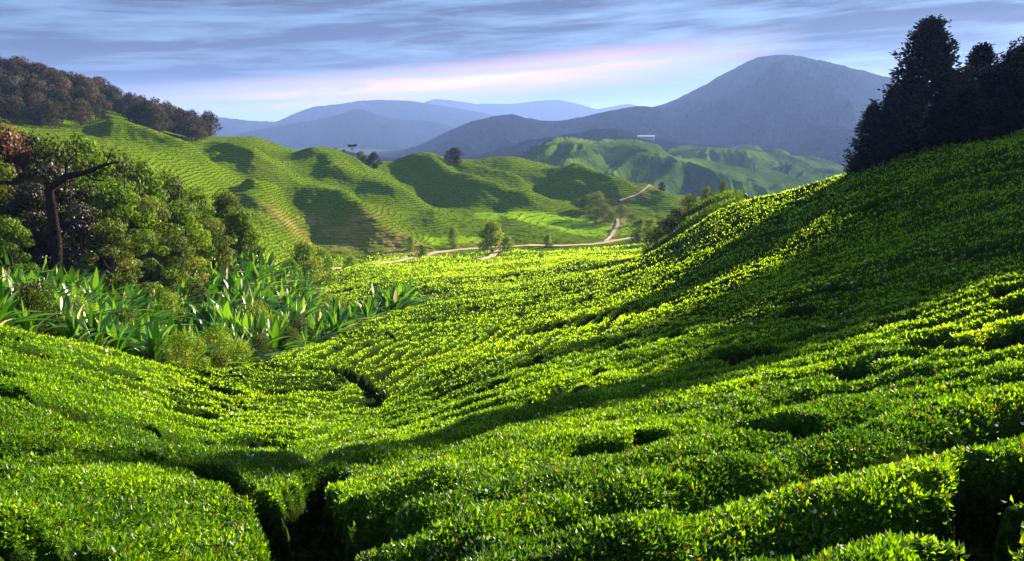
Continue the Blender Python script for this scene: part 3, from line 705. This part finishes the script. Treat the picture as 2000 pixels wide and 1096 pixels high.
stand(dk, 1928, 103, 128, 'rounded dark tree filling the gap right of the slim conifer', 'tree', G, 1.15, 2.2, sink=0.4)
stand(dk, 2010, 110, 66, 'tall dark broadleaf tree cut by the right edge of the photo', 'tree', G, 1.2, 1.5, sink=0.4)
stand(dk, 1912, 99, 165, 'low dark green tree in front of the slim conifer', 'tree', G, 1.0, 3.1, sink=0.3)
stand(dk, 2090, 112, 60, 'dark broadleaf tree beyond the right edge', 'tree', G, 0.9, 4.0)
# the same wood goes on outside the frame, up the slope: it shades the foreground
for k, (xx, yy, hh, wf) in enumerate([(37,49,20,.27),(31,30,11,.3),(70,84,24,.5),(66,89,24,.45),(31,28,15,.36),(37,33,15,.36),(80,88,25,.6),(88,95,26,.6),(78,102,24,.7),(90,108,26,.7)]):
    zz = float(ground(np.array([xx * 1.0]), np.array([yy * 1.0]))[0]) - TOP
    put(dk, xx, yy, zz, hh * wf, hh, k * 1.3, 'dark broadleaf tree further up the right slope outside the view', 'tree', G)

# jungle on the left
BR = {}
for nm, m_, sd in (('jungle', 'jungle', 20), ('olive', 'olive', 30), ('rusty', 'rusty', 40), ('darkleaf', 'darkleaf', 50)):
    BR[nm] = [proto('jungle_tree', broadleaf(sd + k, spread=0.40 + 0.05 * k, n=9000, leaf=0.026, lobes=24, low=0.16, flat=0.6, lobe_s=0.55), M[m_], M['bark']) for k in range(2)]
JG = 'jungle trees on the left slope'
JT = [
 (18,92,236,'rusty','rusty brown crowned tree at the left edge above the dark tree',0.75),
 (66,96,258,'darkleaf','dark ragged tree right of the rusty one at the left edge',0.8),
 (-45,88,240,'olive','olive tree cut by the left edge of the photo',0.8),
 (118,92,268,'olive','olive tree with thin spreading top behind the dark tree',0.8),
 (168,94,262,'jungle','green tree with level top right of the olive one',0.8),
 (225,98,292,'olive','pale olive tree below the bright tea strip',0.8),
 (278,100,312,'jungle','bushy green tree near the middle of the jungle skyline',0.8),
 (330,104,338,'olive','olive brown tree sloping down the jungle skyline',0.85),
 (385,108,366,'jungle','dark green tree before the shaded tea slope',0.85),
 (440,112,372,'olive','rightmost tall tree of the jungle with grey green crown',0.8),
 (465,106,405,'jungle','short tree at the right end of the jungle',0.9),
 (100,84,312,'darkleaf','large almost black tree hung with creepers at the left',0.95),
 (58,80,352,'darkleaf','black shadowed tree left of the largest dark tree',0.95),
 (150,80,395,'darkleaf','low black thicket tree under the largest dark tree',1.0),
 (8,72,420,'jungle','bright green bush tree at the left edge in front of the black tree',0.9),
 (225,84,350,'jungle','leafy green tree in the centre of the jungle',0.85),
 (290,86,385,'olive','tan flecked tree in the centre of the jungle',0.85),
 (350,90,392,'jungle','mid green tree behind the ginger plants',0.85),
 (210,76,425,'olive','low olive tree directly behind the ginger plants',0.95),
 (270,80,450,'jungle','low green tree directly behind the ginger plants',0.95),
 (405,94,425,'olive','low olive tree at the right of the jungle',0.95),
 (330,82,455,'olive','low olive tree above the ginger plants',0.9),
 (-90,80,330,'jungle','green tree outside the left edge',0.9),
]
for i, (px, r, top, kd, lb, wf) in enumerate(JT):
    stand(BR[kd][i % 2], px, r, top, lb, 'tree', JG, wf, sink=0.5)
# gnarled dead limb
x, y, z = place(92, 74); e = pt(232, 316, 72); s0 = pt(96, 372, 73); s1 = pt(128, 345, 73); s2 = pt(165, 338, 72); s3 = pt(205, 322, 72)
tv, tq = join([tube(np.array([[x, y, z - 1.5], (np.array([x, y, z]) + s0) / 2 + [0.3, 0, 0], s0, s1, s2, s3, e]), [0.5, 0.42, 0.36, 0.3, 0.22, 0.13, 0.05], 7),
                tube(np.array([s1, s1 + [0.2, 0, 1.0], s1 + [1.0, 0.2, 1.9]]), [0.16, 0.10, 0.03], 5), tube(np.array([s2, s2 + [0.6, 0, -0.5], s2 + [1.6, 0, -0.7]]), [0.12, 0.08, 0.03], 5),
                tube(np.array([s3, s3 + [0.4, 0, 0.6], s3 + [0.5, 0.2, 1.2]]), [0.08, 0.05, 0.02], 5)])
mk('dead_tree', tv, tq, M['deadwood'], smooth=True, label='bare dark trunk with one limb reaching right out of the black tree', cat='tree')
# undergrowth: leafy mass over the jungle floor
g = np.random.default_rng(77); n = 200000
a = g.uniform(-0.72, float(azt(835, 550)[0]), n); r = np.exp(g.uniform(math.log(34), math.log(300), n)); x, y = r * np.sin(a), r * np.cos(a)
ok = jungle_mask(x, y); x, y, r = x[ok], y[ok], r[ok]
bmp = fbm(x / 5, y / 5, 141, 4)
edge = sst(r, 30, 60)
hh = (0.2 + np.clip(bmp + 0.35, 0, 1) * 2.4 * edge * sst(r, 70, 110))
z = ground(x, y) - TOP + hh * g.random(len(x)) ** 0.35
S = 0.24 * (r / 50) ** 0.7 * g.uniform(0.6, 1.4, len(x))
v, q = rand_leaves(np.stack([x, y, z], 1), -0.3, 1.3, S, S * 0.5, g)
c = np.repeat(np.clip(g.beta(2, 2.2, len(x)) + fbm(x / 9, y / 9, 151, 2) * .3, 0, 1), 2)
mk('undergrowth', v, q, M['jungle'], attrs={'v': ('FACE', c)}, kind='stuff', label='tangled green undergrowth on the jungle floor', cat='undergrowth')
# ginger / banana like plants: tall strap leaves
def ginger(seed, n=13):
    g = np.random.default_rng(seed); V = []; Q = []; Cc = []; o = 0
    for k in range(n):
        a = k * 2.4 + g.normal(0, .4); L = g.uniform(0.6, 1.0); lean = g.uniform(0.1, 1.15) if k else 0.05
        s = np.linspace(0, 1, 7); hv = np.array([math.cos(a), math.sin(a)])
        rad = lean * L * (0.35 * s + 0.65 * s ** 2); zz = L * (s * (1 - 0.25 * lean) - 0.38 * lean * s ** 2.6) + 0.04
        glint = g.random() < 0.11  # some blades pale: backlit shine put into the leaf colour
        wd = (0.6 if glint else 1.0) * 0.056 * g.uniform(0.7, 1.3) * np.array([0.22, 0.5, 0.95, 1.1, 1.0, 0.65, 0.04])
        c = np.stack([hv[0] * rad, hv[1] * rad, zz], 1); sd = np.array([-hv[1], hv[0], 0]); tw = g.normal(0, .7)
        sd = sd * math.cos(tw) + np.array([hv[0], hv[1], 0]) * math.sin(tw)
        lft = c - sd * wd[:, None]; lft[:, 2] += wd * 0.45; rgt = c + sd * wd[:, None]; rgt[:, 2] += wd * 0.45
        v = np.stack([lft, c, rgt], 1).reshape(-1, 3); q = grid_faces(7, 3); V.append(v); Q.append(q + o); o += len(v)
        col = g.uniform(0, 0.78) if not glint else g.uniform(0.90, 1.0)
        cf = np.full(len(q), col)
        Cc.append(cf)
    st_ = []
    for k in range(4):
        a = k * 1.7; st_.append(tube(np.array([[0.03 * math.cos(a), 0.03 * math.sin(a), -0.1], [0.02 * math.cos(a), 0.02 * math.sin(a), 0.15], [0, 0.01, 0.34]]), [0.022, 0.018, 0.008], 5))
    return join(st_), (np.concatenate(V), np.concatenate(Q), np.concatenate(Cc))
GI = [proto('ginger_plant', ginger(60 + k, 19 + k), M['banana'], M['palebark'], 'leaf_cluster') for k in range(6)]
for p_ in GI: p_[1].name = 'stem'
zones = [  # px range, extra range behind the boundary, count, label, height
 (-60, 180, 3, 40, 70, 'broad leaved ginger plant at the left edge', (1.5, 2.4)),
 (180, 420, 2, 54, 125, 'ginger plant with tall strap leaves mid clump', (1.6, 2.5)),
 (420, 600, 2, 56, 110, 'ginger plant with pale blades right of the clump', (1.8, 2.7)),
 (600, 800, 1, 13, 34, 'small ginger plant in the narrow right strip', (1.6, 2.6)),
]
axb = azt(np.array([-600, 0, 200, 400, 480, 520, 600, 700, 800, 835]), 550)[0]; rb = [20, 33, 38, 46, 50, 54, 62, 74, 89, 96]
for p0, p1, e0, e1, cnt, lb, (h0, h1) in zones:
    for k in range(cnt):
        px = p0 + (k + random.random()) / cnt * (p1 - p0)
        a = float(azt(px, 600)[0]); r = np.interp(a, axb, rb) + e0 + (e1 - e0) * random.random() ** 0.9
        x, y = r * math.sin(a), r * math.cos(a); z = float(ground(np.array([x]), np.array([y]))[0]) - TOP
        H = random.uniform(h0, h1) * 1.42 * (r / 45) ** 0.4
        put(GI[k % 6], x, y, z, H * random.uniform(0.85, 1.2), H, random.uniform(0, 6.28), lb + (' in the front row by the tea' if r < np.interp(a, axb, rb) + e0 + (e1 - e0) * 0.25 else ' in the upper rows under the trees' if r > np.interp(a, axb, rb) + e0 + (e1 - e0) * 0.65 else ''), 'ginger plant', 'ginger plants along the jungle edge', tilt=(random.uniform(-.1, .1), random.uniform(-.1, .1)))
# shrubs in front of the jungle
SH = [proto('shrub', broadleaf(90 + k, spread=0.55, n=5000, leaf=0.035, lobes=9, low=0.15, flat=0.8), M['valley' if k else 'olive'], M['bark']) for k in range(2)]
for px, r, top, k, lb in [(335,43,655,1,'round yellow green shrub at the foot of the ginger clump'),(400,49,650,1,'upright bright shrub in the hollow below the ginger plants'),
                          (490,53,655,0,'pale wispy shrub beside the end of the tea hollow'),(545,58,640,0,'rounded olive shrub with brown twigs at the jungle corner'),
                          (440,50,668,1,'low shrub between the two hollow shrubs'),(380,47,672,0,'small olive shrub at the tip of the hollow')]:
    stand(SH[k], px, r, top, lb, 'shrub', 'shrubs at the foot of the jungle', 0.95)

for k in range(7):
    px = 40 + k * 88 + random.uniform(-10, 10); a = float(azt(px, 600)[0]); r = np.interp(a, axb, rb) + random.uniform(6, 34) * (1 if px < 560 else 0.3)
    lb = ('leafy green shrub growing up among the ginger plants at the far left', 'leafy shrub rising among the ginger plants in the middle of the bank', 'shrub among the ginger plants toward the right end of the bank')[min(2, int(px / 220))]
    stand(SH[k % 2], px, r, 0, lb, 'shrub', 'shrubs among the ginger plants', 0.9, h=random.uniform(1.8, 3.2))

# forest on the far left hill: round crowns
FO = [proto('forest_tree', broadleaf(120 + k, spread=0.46, n=2600, leaf=0.048, lobes=10, low=0.18, flat=0.85), M['forest'], M['bark']) for k in range(5)]
FG = 'forest trees on the far left hill'
sil = np.array([(0,112),(30,130),(70,148),(110,160),(160,172),(200,180),(240,192),(280,198),(330,210),(380,222),(415,240)])
zone = lambda px: ('at the extreme left of the far hill', 'above the jungle on the far left hill', 'left of the bright tea clearing', 'just right of the bright tea clearing', 'near the right tip of the left wood')[max(0, min(4, int((px + 20) / 90)))]
for k in range(34):
    px = -60 + k * 14.2 + random.uniform(-4, 4); r = 455 + random.uniform(-12, 12) - max(0, px - 300) * 0.25
    top = np.interp(px, sil[:, 0], sil[:, 1]) + random.uniform(-7, 9)
    H = min(19, max(10, top_h(px, r, top)))
    stand(FO[k % 5], px, r, top, 'dark skyline tree ' + zone(px), 'tree', FG, random.uniform(0.75, 1.0), h=H)
for k in range(135):
    px = random.uniform(-80, 430); r = random.uniform(330, 445); a = float(azt(px, 300)[0])
    x, y = r * math.sin(a), r * math.cos(a)
    if not bool(forest_mask(np.array([x]), np.array([y]))[0]): continue
    if 205 < px < 275 and r < 400: continue
    H = random.uniform(8, 14)
    stand(FO[k % 5], px, r, 0, ('rounded tree low in the wood ' if r < 385 else 'brownish tree in the upper wood ') + zone(px), 'tree', FG, random.uniform(0.8, 1.15), h=H)
# bright tea clearing in that wood
A, R = np.meshgrid(azt(np.linspace(-150, 470, 260), 250)[0], np.linspace(300, 600, 160), indexing='ij'); x, y = R * np.sin(A), R * np.cos(A)
zg = ground(x, y) - 0.3
V, Q, at = compact(np.stack([x, y, zg], -1).reshape(-1, 3), grid_faces(260, 160, forest_mask(x, y))[:, ::-1], {'psi': ('POINT', (zg / 0.5).ravel()), 'earth': ('POINT', np.zeros(zg.size))})
mk('tea_clearing', V, Q, M['hill'], smooth=True, attrs=at, kind='stuff', label='tea slopes between the trees of the far left hill', cat='tea slope')

# single trees of the valley and the middle hills
VT = [proto('valley_tree', broadleaf(200 + k, spread=0.36, n=3800, leaf=0.04, lobes=11, low=0.15 if k else 0.3, flat=0.85), M['valley'], M['palebark']) for k in range(3)]
OT = [proto('hill_tree', broadleaf(210 + k, spread=0.42, n=3000, leaf=0.05, lobes=9, low=0.2, flat=0.8), M['olive' if k else 'darkleaf'], M['bark']) for k in range(2)]
UM = proto('umbrella_tree', broadleaf(220, spread=0.42, n=2200, leaf=0.06, lobes=8, umbrella=True, trunk_r=0.02), M['darkleaf'], M['bark'])
SC = proto('scrub_tree', broadleaf(223, spread=0.36, n=3600, leaf=0.03, lobes=12, low=0.3, flat=0.6), M['olive'], M['palebark'])
stand(UM, 692, 404, 280, 'flat topped umbrella tree alone on the middle ridge', 'tree', 'trees on the middle ridge', 0.95)
stand(OT[0], 887, 424, 289, 'round dark tree on the crest of the middle ridge', 'tree', 'trees on the middle ridge', 1.5)
stand(OT[0], 661, 402, 289, 'small dark tree just left of the umbrella tree', 'tree', 'trees on the middle ridge', 0.8)
stand(OT[1], 676, 404, 292, 'small olive bush left under the umbrella tree', 'tree', 'trees on the middle ridge', 1.1)
stand(OT[1], 708, 404, 296, 'low bush right of the umbrella tree', 'tree', 'trees on the middle ridge', 1.1)
stand(OT[0], 733, 405, 297, 'small dark bush on the ridge, second right of the umbrella tree', 'tree', 'trees on the middle ridge', 1.0)
stand(OT[0], 1291, 418, 355, 'tiny dark tree at the top of the dirt track', 'tree', 'trees on the middle ridge', 0.8)
vt = [(960,236,430,0,'large round leafy tree beside the bend of the valley road',1.05),(990,238,462,1,'small bush right of the large round roadside tree',1.1),
 (884,262,440,1,'thin pale tree above the valley road',0.7),(1071,262,457,2,'small round tree standing alone below the road',0.9),
 (824,238,478,2,'bushy tree at the left bend of the road',0.9),(800,250,460,1,'small tree on the yellow earth bank',0.7),
 (590,150,468,0,'yellow green tree at the right end of the jungle',0.9),(618,165,480,1,'smaller yellow green tree beside the jungle end',0.9),
 (560,140,505,2,'low green bush tree below the shaded spur',1.1),(680,208,500,1,'low bush on top of the bright tea mound',1.2),
 (885,215,500,2,'short bush in the gully below the road',1.2),(870,225,505,0,'low dark bush in the gully under the road',1.3),(1058,212,495,1,'small bush by the dark gully in the bright tea',1.0),
 (1250,262,425,2,'bush left of the shaded bank on the right',1.1),(1272,240,425,0,'dark green tree at the foot of the shaded bank',0.9)]
for px, r, top, k, lb, wf in vt: stand(VT[k], px, r, top, lb, 'tree', 'small trees in the valley', wf)
for i, (px, r, top, wf) in enumerate([(1150,362,378,1.2),(1168,350,372,1.0),(1182,345,395,1.1),(1195,338,410,1.1),(1205,345,425,1.3),(1165,340,402,1.4),(1215,350,398,1.2),(1140,360,385,1.3),(1235,330,415,1.3)]):
    stand(SC, px, r, top, 'pale scrubby tree on the eroded bank left of the dirt track', 'tree', 'scrub on the eroded bank', wf)
rt = [(1345,148,375,SC,'feathery pale tree at the left of the clump on the right crest',0.9),(1380,150,362,SC,'taller feathery tree in the middle of the right crest clump',0.75),
 (1410,150,348,SC,'tallest thin tree of the right crest clump with flat tuft',0.6),(1435,146,378,OT[1],'olive tree at the right end of the crest clump',1.1),
 (1325,142,408,OT[1],'low olive bush on the shaded bank',1.2),(1365,140,402,OT[1],'dark green bush below the feathery trees',1.3),(1398,138,392,OT[0],'dark bush beneath the tallest thin tree',1.3),
 (1300,146,432,OT[1],'bush low on the left of the shaded bank',1.3),(1283,150,452,OT[1],'lowest bush of the shaded bank beside the road end',1.3),(1447,300,376,OT[0],'small distant dark tree right of the crest clump',0.9)]
for px, r, top, pr, lb, wf in rt: stand(pr, px, r, top, lb, 'tree', 'trees on the shaded bank at right', wf)
# rough grass and scrub on the shaded bank
g = np.random.default_rng(5); n = 26000
a = g.uniform(float(azt(1262, 400)[0]), float(azt(1450, 400)[0]), n); r = g.uniform(118, 165, n); x, y = r * np.sin(a), r * np.cos(a)
z = ground(x, y) - TOP + 0.7 + g.random(n) * (0.3 + np.clip(fbm(x / 4, y / 4, 161, 3) + .3, 0, 1) * 1.5)
S = 0.5 * g.uniform(0.6, 1.3, n); v, q = rand_leaves(np.stack([x, y, z], 1), 0, 1.3, S, S * .4, g)
mk('bank_scrub', v, q, M['jungle'], attrs={'v': ('FACE', np.repeat(g.beta(2, 3, n), 2))}, kind='stuff', label='rough dark scrub covering the shaded bank on the right', cat='scrub')

# long pale building far off on the mountain foot
def box(x0, x1, y0, y1, z0, z1):
    v = np.array([(a, b, c) for a in (x0, x1) for b in (y0, y1) for c in (z0, z1)], float)
    q = np.array([(0, 1, 3, 2), (4, 6, 7, 5), (0, 4, 5, 1), (2, 3, 7, 6), (0, 2, 6, 4), (1, 5, 7, 3)]); return v, q
c_ = pt(1262, 266, 1490)
b = bpy.data.objects.new('farm_building', None); C.objects.link(b); b.location = c_ + np.array([0, 0, -5]); b.rotation_euler = (0, 0, -0.15)
tag(b, 'long low white building far away in the haze below the mountain', 'building')
mk('wall', *box(-15, 15, -4, 4, -25, 3), M['wall'], parent=b)
rv = np.array([(-16, -5, 4.02), (16, -5, 4.02), (16, 0, 6.5), (-16, 0, 6.5), (16, 5, 4.02), (-16, 5, 4.02)], float)
mk('roof', rv, np.array([(0, 1, 2, 3), (3, 2, 4, 5)]), M['roof'], parent=b)
for k in range(6): mk('window', *box(-13 + k * 4.6, -11 + k * 4.6, -4.08, -3.9, 1, 2.6), M['glass'], parent=b)

# pale stone lying in the tea
def rock(name, px, py, s, lb, cat):
    p = trace([(px, py), (px + 1, py)])[0]; g = np.random.default_rng(int(px))
    bm_ = []; n, m_ = 9, 12
    for i in range(n):
        for j in range(m_):
            th = math.pi * i / (n - 1); ph = 2 * math.pi * j / m_; rr = 1 + 0.18 * math.sin(3 * ph + i) + g.normal(0, .05)
            bm_.append((s * 1.7 * rr * math.sin(th) * math.cos(ph), s * rr * math.sin(th) * math.sin(ph), s * 0.45 * math.cos(th)))
    q = [(i * m_ + j, (i + 1) * m_ + j, (i + 1) * m_ + (j + 1) % m_, i * m_ + (j + 1) % m_) for i in range(n - 1) for j in range(m_)]
    hh = float(canopy(np.array([p[0]]), np.array([p[1]]))[0][0]); z = float(ground(np.array([p[0]]), np.array([p[1]]))[0]) - TOP + hh + s * 0.35
    o = mk(name, np.array(bm_), np.array(q), M['stone'], smooth=True, label=lb, cat=cat); o.location = (p[0], p[1], z); o.rotation_euler = (0.25, 0, 0.3)
rock('pale_rock', 1280, 603, 0.26, 'pale flat stone lying on the tea in the middle of the right slope', 'stone')
rock('pale_rock', 1702, 680, 0.10, 'small white stone among the blossoms on the right slope', 'stone')
# bare tea stems in the dark opening at lower right
tp = []
for k in range(14):
    q0 = trace([(1905 + k * 9, 1010 + (k % 3) * 25), (1906 + k * 9, 1010)])[0]; zg = float(ground(np.array([q0[0]]), np.array([q0[1]]))[0]) - TOP
    a = random.uniform(0, 6.28); ln = random.uniform(.2, .45); pts_ = [(q0[0], q0[1], zg - .05), (q0[0] + .08 * math.cos(a), q0[1] + .08 * math.sin(a), zg + ln * .5), (q0[0] + .3 * math.cos(a), q0[1] + .3 * math.sin(a), zg + ln)]
    tp.append(tube(np.array(pts_), [0.010, 0.007, 0.003], 5))
v, q = join(tp); mk('tea_stems', v, q, M['palebark'], smooth=True, kind='stuff', label='bare twiggy tea stems in the dark opening at lower right', cat='stems')

# ------------------------------------------------------------------ haze
m, t = mat_new('haze_air')
pv = t.n('ShaderNodeVolumePrincipled', {'Color': (0.30, 0.46, 1.0, 1), 'Density': 0.00010, 'Anisotropy': 0.2})
t.n('ShaderNodeOutputMaterial', {'Volume': pv.outputs[0]})
v, q = box(-28000, 28000, -28000, 28000, -240, 330)
hz = mk('haze', v, q, m, kind='stuff', label='thin blue morning haze filling the air', cat='haze')
